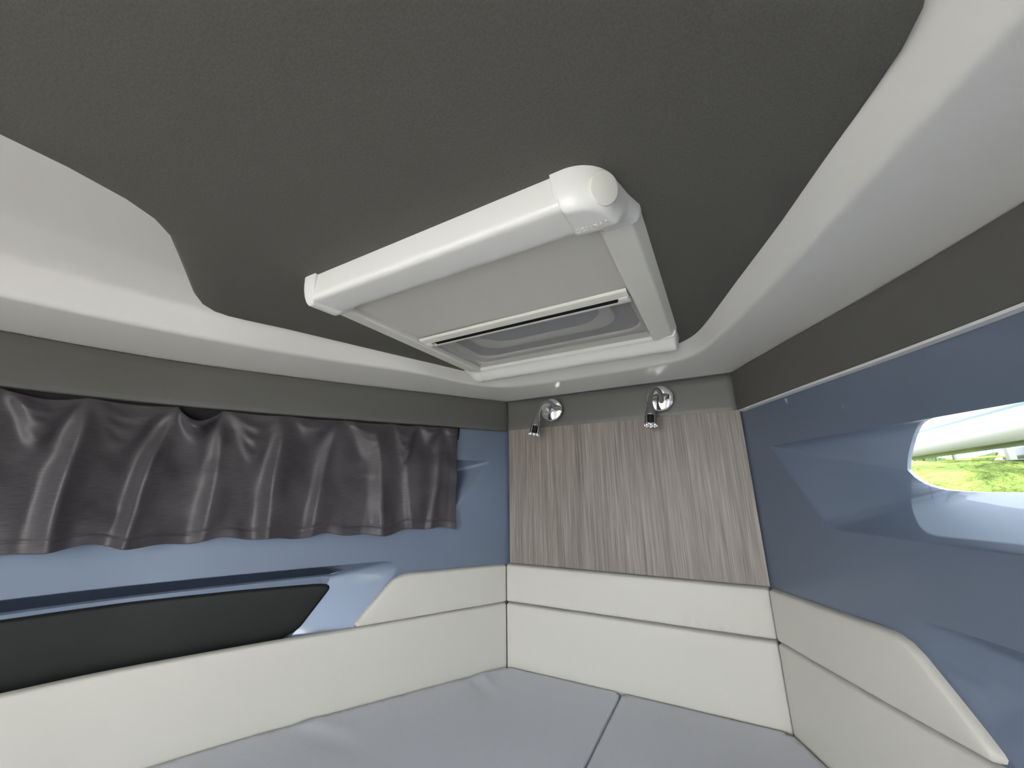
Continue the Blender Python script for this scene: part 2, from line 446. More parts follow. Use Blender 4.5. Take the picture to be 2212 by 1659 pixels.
# ------------------------------------------------------------------ white moulded roof surround
NSEG = (90, 60, 90)
def path(left, front, right):
    return np.vstack([resample(catmull(left, 12), NSEG[0]), resample(catmull(front, 12), NSEG[1])[1:], resample(catmull(right, 12), NSEG[2])[1:]])
ULR = float(np.interp(YR, WL.p[::-1, 1], WL.u[::-1])); URR = float(np.interp(YR, WR.p[::-1, 1], WR.u[::-1]))
uL = np.linspace(ULR, 0, NSEG[0]+1); uR = np.linspace(0, URR, NSEG[2]+1)
Wp = np.vstack([WL(uL, .2635, -.006), WF(np.linspace(0, FW, NSEG[1]+1), .2635, -.006)[1:], WR(uR, .2635, -.006)[1:]])
Cp = path([(-.93, YR-.02, .272), (-.915, -.45, .272), (-.895, -.1, .272), (-.872, .083, .272), (-.825, .258, .272), (-.742, .46, .272), (-.622, .664, .272), (-.589, .768, .272), (-.562, .838, .272), (-.515, .890, .272)],
          [(-.515, .890, .272), (-.455, .909, .272), (-.30, .909, .272), (-.15, .907, .272), (-.10, .902, .272), (-.05, .891, .272)],
          [(-.05, .891, .272), (-.011, .860, .272), (.012, .808, .272), (.06, .694, .272), (.094, .602, .272), (.159, .399, .272), (.174, .347, .272), (.195, .29, .272), (.26, .1, .272), (.30, -.1, .272), (.34, -.45, .272), (.36, YR-.02, .272)])
Fp = path([(-.885, YR-.02, .325), (-.875, -.45, .325), (-.866, -.1, .325), (-.852, .068, .325), (-.834, .157, .324), (-.800, .262, .320), (-.755, .34, .312), (-.716, .41, .306), (-.614, .664, .304), (-.560, .815, .304), (-.520, .868, .304)],
          [(-.520, .868, .304), (-.455, .880, .304), (-.30, .881, .304), (-.15, .880, .304), (-.10, .878, .304), (-.055, .866, .304)],
          [(-.055, .866, .304), (-.020, .838, .304), (.008, .772, .304), (.055, .628, .304), (.100, .495, .304), (.126, .405, .304), (.146, .345, .306), (.165, .29, .312), (.235, .1, .322), (.27, -.1, .325), (.305, -.45, .325), (.325, YR-.02, .325)])
Kp = path([(-.80, YR-.02, .345), (-.79, -.45, .345), (-.782, -.1, .345), (-.769, .05, .345), (-.752, .13, .344), (-.736, .219, .342), (-.705, .33, .335), (-.67, .43, .33), (-.585, .66, .33), (-.53, .80, .33), (-.505, .845, .33)],
          [(-.505, .845, .33), (-.455, .855, .33), (-.30, .856, .33), (-.15, .855, .33), (-.10, .853, .33), (-.065, .845, .33)],
          [(-.065, .845, .33), (-.042, .825, .33), (-.015, .765, .33), (.03, .625, .33), (.075, .49, .33), (.10, .40, .33), (.12, .34, .334), (.14, .28, .34), (.18, .1, .344), (.21, -.1, .345), (.24, -.45, .345), (.26, YR-.02, .345)])
Ip = path([(-.49, YR-.02, .352), (-.49, -.45, .352), (-.49, -.1, .352), (-.49, .05, .352), (-.49, .13, .352), (-.50, .219, .35), (-.515, .33, .345), (-.52, .43, .34), (-.52, .66, .34), (-.515, .78, .34), (-.507, .80, .34)],
          [(-.507, .80, .34), (-.455, .80, .34), (-.30, .80, .34), (-.15, .80, .34), (-.10, .80, .34), (-.078, .80, .34)],
          [(-.078, .80, .34), (-.076, .78, .34), (-.074, .74, .34), (-.07, .62, .34), (-.065, .49, .34), (-.06, .40, .34), (-.05, .34, .345), (-.04, .28, .35), (-.04, .1, .352), (-.04, -.1, .352), (-.04, -.45, .352), (-.04, YR-.02, .352)])
def smooth_path(a, k, it):
    a = a.copy()
    for _ in range(it): a[1:-1] = a[1:-1]+k*(.5*(a[2:]+a[:-2])-a[1:-1])
    return a
Cp = smooth_path(Cp, .5, 6); Fp = smooth_path(Fp, .5, 6); Kp = smooth_path(Kp, .5, 6); Ip = smooth_path(Ip, .5, 6)
rows = []
def seg(a, b, ts): 
    for t in ts: rows.append(a+(b-a)*t)
def fillet(a, c, b, ra, rb, n=7):
    """quadratic blend round corner c; ra, rb distances kept each side"""
    la = np.linalg.norm(a-c, axis=1)[:, None]; lb = np.linalg.norm(b-c, axis=1)[:, None]
    p0 = c+(a-c)*np.minimum(ra/np.maximum(la, 1e-6), .45); p2 = c+(b-c)*np.minimum(rb/np.maximum(lb, 1e-6), .45)
    for k in range(n+1):
        t = k/n; rows.append((1-t)**2*p0+2*t*(1-t)*c+t*t*p2)
seg(Wp, Cp, [0, .25, .5]); fillet(Wp, Cp, Fp, .009, .007); fillet(Cp, Fp, Kp, .007, .012); fillet(Fp, Kp, Ip, .008, .008); seg(Kp, Ip, [.5, 1])
MBl = MB(); MBl.rows([list(r) for r in rows])
struct(obj('trim_1', MBl.v, MBl.f, M['gel_white']))

# ------------------------------------------------------------------ grey padded strips under the roof surround
BAND = (.1685, .2640)
def band(W, u0, u1, label, base=LINER_H+.0005):
    o = pad('padded_strip', [(u0, BAND[0]), (u1, BAND[0]), (u1, BAND[1]), (u0, BAND[1])], W, base, -LINER_H-.0005, .004, M['vinyl_grey'], dens=.012, step=.03)
    return tag(o, label, 'padded panel', 'grey padded strips round the cabin')
band(WL, -.011, UEND, 'grey padded strip running above the dark curtain')
band(WF, -.008, FW+.008, 'short grey padded strip carrying the two chrome reading lamps', base=-.0235).name = 'padded_strip'
band(WR, -.008, UEND, 'darkest grey padded strip, above the uncurtained window')
# pale edge strip under the starboard padded strip
us = np.linspace(.004, UEND, 60)
mb = MB(); prof = [(.1695, LINER_H+.001), (.1695, .0005), (.1655, .0015), (.1650, LINER_H+.001)]
mb.rows([W_ for W_ in [WR(us, z_, h_) for z_, h_ in prof]])
struct(mb.obj('trim_3', M['strip']))

# ------------------------------------------------------------------ wood panel on the bulkhead
wz = np.linspace(-.2045, .172, 20); wx = np.linspace(.006, FW+.004, 30)
G = [[(-.573+x, BOW+.012, z) for x in wx] for z in wz]
mb = MB(); mb.rows(G); n = len(wx)
uv = [(x, z) for z in wz for x in wx]
# edges give it its 11 mm thickness
e = [G[0], [(p[0], p[1]+.011, p[2]) for p in G[0]]]; base = len(mb.v)
for e in ([G[0], [(p[0], p[1]+.011, p[2]) for p in G[0]]], [G[-1], [(p[0], p[1]+.011, p[2]) for p in G[-1]]],
          [[r[0] for r in G], [(r[0][0], r[0][1]+.011, r[0][2]) for r in G]], [[r[-1] for r in G], [(r[-1][0], r[-1][1]+.011, r[-1][2]) for r in G]]):
    mb.rows(e); uv += [(p[0]+.573, p[2]) for rr in e for p in rr]
o = obj('wood_panel', mb.v, mb.f, M['wood'], None, False, uv)
tag(o, 'grey-brown wood grain panel between the reading lamps and the cream backrest', 'wall panel')

# ------------------------------------------------------------------ cream backrest cushions
def backrest(W, upper, lower, label, base=-.0118, thick=.0125):
    t = thing('backrest_cushion', label, 'cushion', 'cream backrest cushions round the berth', tuple(W(np.array([.3]), -.45, 0.)[0]))
    for nm, ol, pf in (('upper_roll', upper, .0015), ('lower_panel', lower, .0)):
        o = pad(nm, ol, W, base, thick, .006, M['vinyl_cream'], None, puff=pf)
        o.parent = t; o.matrix_parent_inverse = Matrix.Translation(-Vector(t.location))
    return t
UPL = [(-.003, -.2085), (.05, -.206), (.256, -.202), (.272, -.2015), (.284, -.2025), (.296, -.2050), (.309, -.2105), (.321, -.2200), (.376, -.2765), (.3875, -.2885), (.3905, -.2945), (.3895, -.2995), (.3855, -.3020), (-.003, -.3035)]
LOL = [(-.003, -.3042), (.388, -.3025), (.689, -.2975), (.905, -.2935), (UEND, -.285), (UEND, -.56), (-.003, -.56)]
backrest(WL, UPL, LOL, 'long cream backrest with a slanted roll end beneath the curtain')
backrest(WF, [(-.003, -.2065), (FW+.003, -.2055), (FW+.003, -.3028), (-.003, -.3035)], [(-.003, -.3042), (FW+.003, -.3035), (FW+.003, -.56), (-.003, -.56)],
         'short cream backrest below the wood panel', base=-.0235, thick=.0235)
UPR = [(-.003, -.2065), (.154, -.2000), (.240, -.1960), (.258, -.1955), (.272, -.1958), (.284, -.1975), (.297, -.2025), (.311, -.2130), (.338, -.2420), (.361, -.2670), (.3725, -.2805), (.3745, -.2850), (.3720, -.2900), (.3660, -.2925), (.287, -.2955), (.198, -.2975), (-.003, -.3030)]
LOR = [(-.003, -.3037), (.198, -.2982), (.287, -.2962), (.37, -.2932), (.6, -.288), (UEND, -.28), (UEND, -.56), (-.003, -.56)]
backrest(WR, UPR, LOR, 'shaded cream backrest with a rounded roll end beneath the bare window')

# ------------------------------------------------------------------ berth
ZB = -.4525; XM = -.271
def flat(z0):
    return lambda x, y, h: np.stack([x, y, z0+h], -1)
yaft = -.30
lw = [tuple(p[:2]) for p in WL(np.linspace(.004, 1.36, 40), 0, .004)]
rw = [tuple(p[:2]) for p in WR(np.linspace(.004, 1.36, 40), 0, .004)]
def wrinkles(v, d, h):
    # two soft pulls in the cover close to the curtained side
    out = h.copy()
    for (cx, cy, ang, ln, wd, amp) in ((-.585, .93, -35, .06, .007, .0035), (-.60, .90, -28, .07, .010, -.0025), (-.79, .62, 10, .10, .012, .0022), (-.77, .585, 4, .12, .014, -.0018), (-.45, .72, 40, .15, .03, .001)):
        a = math.radians(ang); dx = v[:, 0]-cx; dy = v[:, 1]-cy
        p = dx*math.cos(a)+dy*math.sin(a); q = -dx*math.sin(a)+dy*math.cos(a)
        out += amp*np.exp(-(p/ln)**2-(q/wd)**2)
    return out
def mattress(ol, label):
    o = pad('mattress', ol, flat(ZB-.10), 0., .10, .0025, M['mattress'], step=.012, dens=.012, hfun=wrinkles)
    # flat sides down to the board
    return tag(o, label, 'mattress', 'grey berth cushions')
lo = [p for p in lw if p[1] > yaft]; ro = [p for p in rw if p[1] > yaft]
mattress([(XM-.0007, BOW-.003)]+lo+[(XM-.0007, yaft)], 'grey berth cushion along the curtained side, left of the centre join')
mattress([(XM+.0007, yaft)]+ro[::-1]+[(XM+.0007, BOW-.003)], 'grey berth cushion on the window side, right of the centre join')
mb = MB(); ol = [(XM, BOW+.02)]+[tuple(p[:2]) for p in WL(np.linspace(0, 1.36, 30), 0, -.01)]+[tuple(p[:2]) for p in WR(np.linspace(1.36, 0, 30), 0, -.01)]
mb.rows([[(x, y, ZB-.125) for x, y in ol], [(x, y, ZB-.101) for x, y in ol]], True, True)
bunk = struct(mb.obj('trim_4', M['ply'], smooth=False))
struct(MB().box((-1.07, -.32, -1.05), (.52, -.30, ZB-.125)).obj('trim_5', M['gel_white'], smooth=False))

# ------------------------------------------------------------------ curtain
cur = thing('curtain', 'dark charcoal gathered curtain covering the long side window', 'curtain', None, tuple(WL(np.array([.6]), -.10, .01)[0]))
U0, U1, NU, NT = .158, 1.36, 620, 120
ATT = [.150, .202, .270, .342, .459, .575, .704, .776, .903, .999, 1.11, 1.23, 1.36]
SAG = [.001, .002, .003, .003, .003, .002, .026, .004, .010, .016, .006, .006]
RID = [(.205, .232, .011, .018, .050), (.300, .282, .008, .02, .03), (.388, .345, .017, .020, .060), (.470, .512, .018, .024, .045), (.592, .586, .025, .016, .060), (.706, .690, .019, .020, .040), (.778, .812, .034, .022, .055), (.902, .896, .034, .016, .085), (1.0, 1.03, .024, .03, .06), (1.11, 1.08, .02, .03, .06), (1.23, 1.25, .022, .03, .06)]
uu = np.linspace(U0, U1, NU+1); tt = np.linspace(0, 1, NT+1)
UU, TT = np.meshgrid(uu, tt)
att = np.array(ATT); k = np.clip(np.searchsorted(att, uu)-1, 0, len(SAG)-1)
ph = np.clip((uu-att[k])/(att[k+1]-att[k]), 0, 1); sag = np.array(SAG)[k]*np.sin(math.pi*ph)**.8
swag = np.sin(math.pi*ph)**2; gath = np.exp(-np.minimum(ph, 1-ph)*(att[k+1]-att[k])/.010)
ztop = .1665-sag
zbot = -.0985+.0035*np.sin(uu*31)+.003*np.sin(uu*67+1)+np.interp(uu, [.16, .38, .6, .85, 1.36], [0, -.005, .002, .006, .008])
ZZ = ztop[None]+(zbot-ztop)[None]*TT
H = np.zeros_like(UU)
rng = np.random.RandomState(3)
RA = [(.150, .150, .000)]+[(a, b, amp) for a, b, amp, *_ in RID]+[(1.40, 1.40, .02)]
ctr = [a+(b-a)*TT+.005*np.sin(TT*4.5+a*40)*(a > .16) for a, b, _ in RA]
env = smoothstep(TT, -.04, .30)*(.62+.38*smoothstep(TT, .1, .7))
for i in range(len(RA)-1):
    m_ = (UU >= ctr[i]) & (UU < ctr[i+1]); f_ = np.clip((UU-ctr[i])/(ctr[i+1]-ctr[i]), 0, 1)
    fall = np.clip(1-f_/.26, 0, 1)**1.7; rise = np.clip((f_-.14)/.86, 0, 1)**1.9
    H = np.where(m_, (RA[i][2]*fall+RA[i+1][2]*rise)*env, H)
# slack in the cloth between the folds
def lump(nu, nt_, amp, seed):
    g = np.random.RandomState(seed).uniform(-1, 1, (nt_, nu)); a = np.stack([np.interp(np.linspace(0, nu-1, NU+1), np.arange(nu), r_) for r_ in g])
    return amp*np.stack([np.interp(np.linspace(0, nt_-1, NT+1), np.arange(nt_), a[:, c_]) for c_ in range(NU+1)], 1)
L_ = lump(24, 5, .0085, 5)+lump(46, 9, .0035, 6)
for _ in range(14): L_[:, 1:-1] = .5*L_[:, 1:-1]+.25*(L_[:, 2:]+L_[:, :-2]); L_[1:-1] = .5*L_[1:-1]+.25*(L_[2:]+L_[:-2])
H = H+L_*smoothstep(TT, 0, .15)
# swags hanging between the hooks
for c0, w0, a0 in ((.11, .040, .010), (.22, .045, .009), (.36, .06, .006)):
    depth = c0*swag[None]*(.6+.4*np.sin(uu*23)[None])
    H = H+a0*np.exp(-((TT-depth-.02)/w0)**2)*swag[None]*(sag[None]*90+.5).clip(0, 1.4)
H = H+.006*gath[None]*np.exp(-TT/.12)*np.sin(UU*900+0*TT)
# stitched hem puckers along the bottom, side hem
puck = np.interp(uu, np.linspace(U0, U1, 90), rng.uniform(-1, 1, 90)); puck2 = np.interp(uu, np.linspace(U0, U1, 46), rng.uniform(-1, 1, 46))
H = H+(.0030*puck+.0028*puck2)[None]*smoothstep(TT, .80, .93)-.0022*np.exp(-((TT-.925)/.008)**2)
H = H-.0018*np.exp(-((UU-.179)/.0012)**2)
for _ in range(7): H[:, 1:-1] = .5*H[:, 1:-1]+.25*(H[:, 2:]+H[:, :-2])
P = WL(UU.ravel(), ZZ.ravel(), .004+H.ravel())
fc = []
for i in range(NT):
    for j in range(NU):
        a = i*(NU+1)+j; fc.append((a, a+NU+1, a+NU+2, a+1))
def child(o, t): o.parent = t; o.matrix_parent_inverse = Matrix.Translation(-Vector(t.location)); return o
fab = child(obj('curtain_cloth', P, fc, M['curtain'], None, True, list(zip(UU.ravel(), ZZ.ravel()))), cur)
md = fab.modifiers.new('Solid', 'SOLIDIFY'); md.thickness = .0012; md.offset = 0
us = np.linspace(.15, 1.4, 50)  # track, with a dark strip below standing in for shade in the gaps
mb = MB(); mb.rows([list(WL(us, z_, h_)) for z_, h_ in ((.1680, LINER_H+.0006), (.1680, -.002), (.1360, -.009), (.1360, LINER_H+.0006))])
child(mb.obj('track_and_gap_shade', M['gap_shade']), cur)

# ------------------------------------------------------------------ reading lamps
def reading_lamp(cx, cz, drop, label):
    y0 = BOW-.0005
    t = thing('reading_lamp', label, 'lamp', 'chrome reading lamps', (cx, y0, cz))
    ax = (0, -1, 0)
    b = MB().lathe([(.0325, 0), (.0330, .0015), (.0326, .0032), (.0310, .0046), (.0285, .0056), (.022, .0074), (.011, .0088), (.0012, .0092)], (0, 0, 0), ax, 64).obj('base_disc', M['chrome'], t)
    MB().lathe([(.0048, .0085), (.0050, .0095), (.0045, .0102), (.0008, .0104)], (drop['dot'][0], 0, drop['dot'][1]), ax, 24).obj('switch_button', M['satin'], b)
    pts = catmull([Vector(p) for p in drop['arm']], 10)
    n = len(pts); rad = np.interp(np.linspace(0, 1, n), [0, .12, .45, .75, 1], [.0062, .0056, .0048, .0050, .0064])
    arm = MB().tube(pts, rad, 20).obj('gooseneck_arm', M['satin'], t)
    MB().lathe([(.0078, -.001), (.0080, .003), (.0066, .006), (.001, .0075)], tuple(Vector(drop['arm'][0])-Vector((0, -.006, 0))), ax, 28).obj('pivot', M['chrome'], arm)
    d = Vector(drop['dir']).normalized(); e = Vector(pts[-1])
    # bell head, with a slot cut in the side that shows the dark lamp holder
    prof = [(.0062, -.002), (.0076, .006), (.0096, .014), (.0116, .023), (.0131, .032), (.0138, .040), (.0138, .050)]
    a = d.orthogonal().normalized(); vw = Vector((-e.x-cx, -y0-e.y, -e.z-cz)).normalized()   # slot turned to the room
    f0 = (vw-d*vw.dot(d)).normalized(); g0 = d.cross(f0); N = 48
    rws = []; fine = []
    for i in range(len(prof)-1):
        for kk in range(4):
            q = kk/4; fine.append((prof[i][0]*(1-q)+prof[i+1][0]*q, prof[i][1]*(1-q)+prof[i+1][1]*q))
    fine.append(prof[-1])
    V = []; F = []
    for r_, h_ in fine:
        for kk in range(N):
            an = 2*math.pi*kk/N; V.append(e+d*h_+(f0*math.cos(an)+g0*math.sin(an))*r_)
    for i in range(len(fine)-1):
        for kk in range(N):
            an = 2*math.pi*(kk+.5)/N; an = min(an, 2*math.pi-an); hm = .5*(fine[i][1]+fine[i+1][1])
            if hm > .030 and an < .62: continue
            F.append((i*N+kk, i*N+(kk+1) % N, (i+1)*N+(kk+1) % N, (i+1)*N+kk))
    head = obj('lamp_head', V, F, M['satin'], t); sm = head.modifiers.new('Solid', 'SOLIDIFY'); sm.thickness = .0012; sm.offset = -1
    MB().lathe([(.0070, .020), (.0074, .046), (.0060, .048), (.001, .049)], e, d, 24).obj('lamp_holder', M['rubber'], head)
    # notched chrome rim
    rim = MB(); N2 = 8
    rim.lathe([(.0120, .0490), (.0140, .0500), (.0148, .0520), (.0140, .0540), (.0120, .0545), (.0112, .0520)], e, d, 48)
    for kk in range(N2):
        an = 2*math.pi*kk/N2; c = e+d*.0545+(f0*math.cos(an)+g0*math.sin(an))*.0130
        rim.lathe([(.0034, -.003), (.0037, .0015), (.0024, .0036), (.0004, .0042)], c, d, 12)
    rim.obj('lamp_rim', M['chrome'], head)
    MB().lathe([(.0112, .0505), (.0080, .0525), (.001, .0530)], e, d, 24).obj('lamp_lens', M['plastic'], head)
    return t
reading_lamp(-.117, .217, dict(dot=(.006, -.010), dir=(-.06, -.10, -1), arm=[(.003, -.006, -.010), (.006, -.020, .002), (.003, -.034, .014), (-.005, -.045, .0165), (-.012, -.053, .004), (-.0155, -.057, -.012), (-.0167, -.059, -.022)]),
             'chrome reading lamp nearer the bare window, arm looping over its disc')
reading_lamp(-.416, .219, dict(dot=(-.002, -.008), dir=(-.20, -.04, -1), arm=[(.006, -.006, .008), (.006, -.018, .017), (-.002, -.030, .019), (-.011, -.038, .013), (-.0185, -.045, .000), (-.0225, -.049, -.014), (-.0245, -.050, -.022)]),
             'chrome reading lamp nearer the curtain, arm swung aside off its disc')

# ------------------------------------------------------------------ hatch blind
BX0, BX1, BY0, BY1 = -.499, -.088, .366, .761
hb = thing('hatch_blind', 'white cassette blind framing the roof hatch, half drawn', 'blind', None, ((BX0+BX1)/2, .56, ZC))
HL = Vector(hb.location)
def hp(o): return child(o, hb)
def section(prof, axis, a, b, n=2):
    """profile points (p, z) swept along axis 'x' or 'y' between a and b"""
    rws = []
    for i in range(n):
        s = a+(b-a)*i/(n-1)
        rws.append([((s, p, z_) if axis == 'x' else (p, s, z_)) for p, z_ in prof])
    return MB().rows(rws, True, True)
def rnd(poly, r, n=5):
    out = []; m = len(poly)
    for i in range(m):
        p = np.array(poly[i], float); a = np.array(poly[i-1], float); b = np.array(poly[(i+1) % m], float)
        ri = r[i] if hasattr(r, '__len__') else r
        if ri <= 0: out.append(tuple(p)); continue
        da = a-p; db = b-p; la = np.linalg.norm(da); lb = np.linalg.norm(db); k1 = min(ri, la*.48); k2 = min(ri, lb*.48)
        p0 = p+da/la*k1; p2 = p+db/lb*k2
        for j in range(n+1):
            t = j/n; out.append(tuple((1-t)**2*p0+2*t*(1-t)*p+t*t*p2))
    return out
TX0, TX1 = -.480, -.110
tube_prof = rnd([(.297, ZC), (.295, .2625), (.346, .2655), (.369, .284), (.369, ZC)], [0, .010, .007, .003, 0])
hp(section(tube_prof, 'x', TX0-.004, TX1+.004, 12).obj('roller_housing', M['plastic'], angle=28))
def cap_mesh(name, plan, depth):
    o_ = densify(plan, .0025)
    v, f = fill(o_, .004, insets=[.0003, .0012, .003, .006, .009, .012])
    d = edge_dist(v, o_); q = np.clip(d/.012, 0, 1); h = depth(v)*np.sqrt(np.maximum(0, 1-(1-q)**2))**.9
    return hp(obj(name, np.stack([v[:, 0], v[:, 1], ZC-h], 1), f[:, ::-1], M['plastic']))
def capdepth(v):
    y = v[:, 1]; return np.interp(y, [.290, .300, .346, .368, .376, .40], [.0425, .0425, .0405, .026, .0215, .020])
# starboard cap, rounded round the corner, carrying cover disc and embossed letters
capR = cap_mesh('end_cap', [(-.113, .2925)]+[(-.100+.045*math.sin(math.radians(a_)), .3375-.045*math.cos(math.radians(a_))) for a_ in range(0, 86, 5)]+[(-.0490, .358), (-.0412, .380), (-.0412, .390), (-.0885, .390), (-.090, .373), (-.113, .372)], capdepth)
capL = cap_mesh('end_cap', rnd([(-.478, .2925), (-.478, .372), (-.500, .372), (-.510, .366), (-.510, .2925)], [0, 0, .004, .006, .014], 8), capdepth)
dn = Vector((.80, -.60, -.38)).normalized()
cv = MB().lathe([(.0165, -.008), (.0165, -.0004), (.0158, .0006), (.012, .0016), (.001, .0022)], Vector((-.0640, .3110, .2790)), dn, 40).obj('cover_disc', M['plastic_warm'])
cv.parent = capR; cv.matrix_parent_inverse = Matrix.Identity(4)
cv.location = (0, 0, 0)
fc_ = bpy.data.curves.new('cap_lettering', 'FONT'); fc_.body = 'OCEANAIR'; fc_.size = .0066; fc_.extrude = .0004; fc_.align_x = 'CENTER'; fc_.space_character = 1.1
to = bpy.data.objects.new('tmp_text', fc_); COL.objects.link(to)
bpy.context.view_layer.update()
me = bpy.data.meshes.new_from_object(to.evaluated_get(bpy.context.evaluated_depsgraph_get()))
bpy.data.objects.remove(to)
lt = bpy.data.objects.new('lettering', me); COL.objects.link(lt); me.materials.clear(); me.materials.append(M['plastic'])
lt.matrix_world = Matrix.Translation(Vector((-.0850, .3375, .2595))) @ Matrix.Rotation(math.radians(180-4), 4, 'X')
mwl = lt.matrix_world.copy(); lt.parent = capR; lt.matrix_parent_inverse = Matrix.Identity(4); lt.matrix_local = mwl
lt['label'] = 'embossed letters on the cap'
# side rails and front rail
def rail_prof(inner, sgn): return rnd([(inner, ZC+.002), (inner, .2830), (inner+sgn*.005, .2815), (inner+sgn*.036, .2860), (inner+sgn*.046, ZC)], [0, .0015, .002, .003, 0])
hp(section(rail_prof(BX0, -1), 'y', .371, .765, 8).obj('side_rail', M['plastic_warm'], angle=25))
hp(section(rail_prof(BX1, 1), 'y', .380, .765, 8).obj('side_rail', M['plastic_warm'], angle=25))
front_prof = rnd([(BY1, ZC+.002), (BY1-.001, .2845), (BY1+.006, .2825), (BY1+.012, .2790), (BY1+.030, .2665), (BY1+.050, .2690), (BY1+.062, .2850), (BY1+.062, ZC)], [0, .001, .002, .003, .010, .008, .006, 0])
fr = hp(section(front_prof, 'x', -.512, -.072, 10).obj('front_rail', M['plastic'], angle=28))
for x0, x1 in ((-.553, -.508), (-.076, -.043)):
    left = x0 < -.3
    rws = []
    for s in np.linspace(0, 1, 12):
        x = x0+(x1-x0)*s; e = (1-s) if left else s      # e = 1 at the outer end
        k = math.sqrt(max(0, 1-max(0, (e-.35)/.65)**2.2)) if left else math.sqrt(max(0.0, 1-max(0, (e-.75)/.25)**2))*1.0
        k = max(k, .08)
        rws.append([(x, (p if p > BY1 else p), ZC-(ZC-z_)*(1.04*k if z_ < ZC else 1)) for p, z_ in front_prof])
    c = MB().rows(rws, True, True).obj('corner_cap', M['plastic'], angle=40)
    c.parent = fr; c.matrix_parent_inverse = Matrix.Identity(4); c.data.transform(Matrix.Translation(-HL)); c.matrix_parent_inverse = Matrix.Translation(HL)
# cloth, slider bar with its slot, insect screen
ZF = .2900
gx, gy = np.linspace(BX0-.004, BX1+.004, 60), np.linspace(.350, .556, 30)
rws = [[(x, y, ZF+.0012*math.sin((x+.3)*9+y*7)+.0010*math.sin(y*60+x*4)*math.exp(-(y-.35)/.05)) for x in gx] for y in gy]
hp(MB().rows(rws).obj('blind_cloth', M['fabric']))
sl_prof = rnd([(.532, .2880), (.534, .2835), (.5505, .2815), (.552, .2865), (.561, .2865), (.5625, .2815), (.571, .2825), (.573, .2880)], [0, .0015, .0015, 0, 0, .001, .0015, 0])
sl = hp(section(sl_prof, 'x', BX0+.003, BX1-.003, 6).obj('slider_bar', M['plastic_warm'], angle=25))
s2 = MB().box((BX0+.026, .5515, .2819), (BX1-.022, .5615, .2862)).obj('finger_slot', M['slot'], smooth=False)
s2.parent = sl; s2.matrix_parent_inverse = sl.matrix_parent_inverse.copy(); s2.matrix_parent_inverse = Matrix.Translation(HL) @ Matrix.Translation(-HL)
for xa in (BX0+.004, BX1-.019):
    s3 = MB().box((xa, .548, .2800), (xa+.015, .566, .2850), .0015).obj('bar_end', M['plastic_warm'])
    s3.parent = sl; s3.matrix_parent_inverse = Matrix.Identity(4)
rws = [[(x, y, .2915) for x in np.linspace(BX0-.004, BX1+.004, 12)] for y in np.linspace(.560, BY1+.003, 8)]
hp(MB().rows(rws).obj('insect_screen', M['screen']))
# rails seen from inside carry a darker groove
# ------------------------------------------------------------------ the deck hatch above the blind
dh = thing('roof_hatch', 'smoked roof hatch seen through the insect screen of the blind', 'hatch', None, ((HX0+HX1)/2, (HY0+HY1)/2, .37))
DL = Vector(dh.location)
def rrect(x0, y0, x1, y1, r, z_, n=8):
    out = []
    for cx, cy, a0 in ((x1-r, y1-r, 0), (x0+r, y1-r, 90), (x0+r, y0+r, 180), (x1-r, y0+r, 270)):
        for k_ in range(n+1):
            a = math.radians(a0+90*k_/n); out.append((cx+r*math.cos(a), cy+r*math.sin(a), z_))
    return out
def inr(d, r, z_): return rrect(HX0+d, HY0+d, HX1-d, HY1-d, r, z_)
mb = MB(); mb.rows([inr(-.012, .012, .2965), inr(.002, .020, .2965), inr(.004, .024, .2985), inr(.0055, .026, .306), inr(.0085, .028, .3075), inr(.018, .034, .3085), inr(.020, .036, .312), inr(.021, .036, .335)], True)
child(mb.obj('hatch_frame', M['well']), dh)
mb = MB(); mb.rows([inr(.019, .036, .3135), inr(.058, .050, .3155), inr(.060, .052, .330)], True)
child(mb.obj('hatch_seal', M['seal']), dh)
mb = MB(); mb.rows([inr(.054, .050, .3170), inr(.056, .050, .3120), inr(.060, .052, .3105), inr(.072, .056, .3110), inr(.078, .058, .3150), inr(.080, .058, .322)], True)
child(mb.obj('lid_rib', M['well']), dh)
mb = MB(); mb.rows([inr(.0, .03, .3175), inr(.0, .03, .329)], True, True)
child(mb.obj('hatch_lid', M['lid']), dh)

# ------------------------------------------------------------------ outside
struct(MB().box((-60, -60, -1.75), (60, 60, -1.65)).obj('ground', M['ground'], smooth=False))
rng = np.random.RandomState(8)
def gz(x, y):
    d_ = math.hypot(x, y)
    return -1.64+1.96*float(smoothstep(d_, 2.0, 8.6))-.62*float(smoothstep(d_, 8.8, 12.5))
# rising meadow on the starboard side
xs = np.linspace(0, 1, 90); ys = np.linspace(0, 1, 110)
rws = []
for a in xs:
    r_ = []
    for b in ys:
        x = 1.6+a*34; y = 3+b*50
        dist = math.hypot(x, y)
        z_ = gz(x, y) + .05*math.sin(x*2.1+y*1.3)*math.cos(y*1.7)+rng.uniform(-.03, .03)
        r_.append((x, y, z_))
    rws.append(r_)
o = MB().rows(rws).obj('grass', M['grass'])
o['kind'] = 'stuff'; tag(o, 'sunlit yellow-green grass bank seen through the bare window', 'grass')
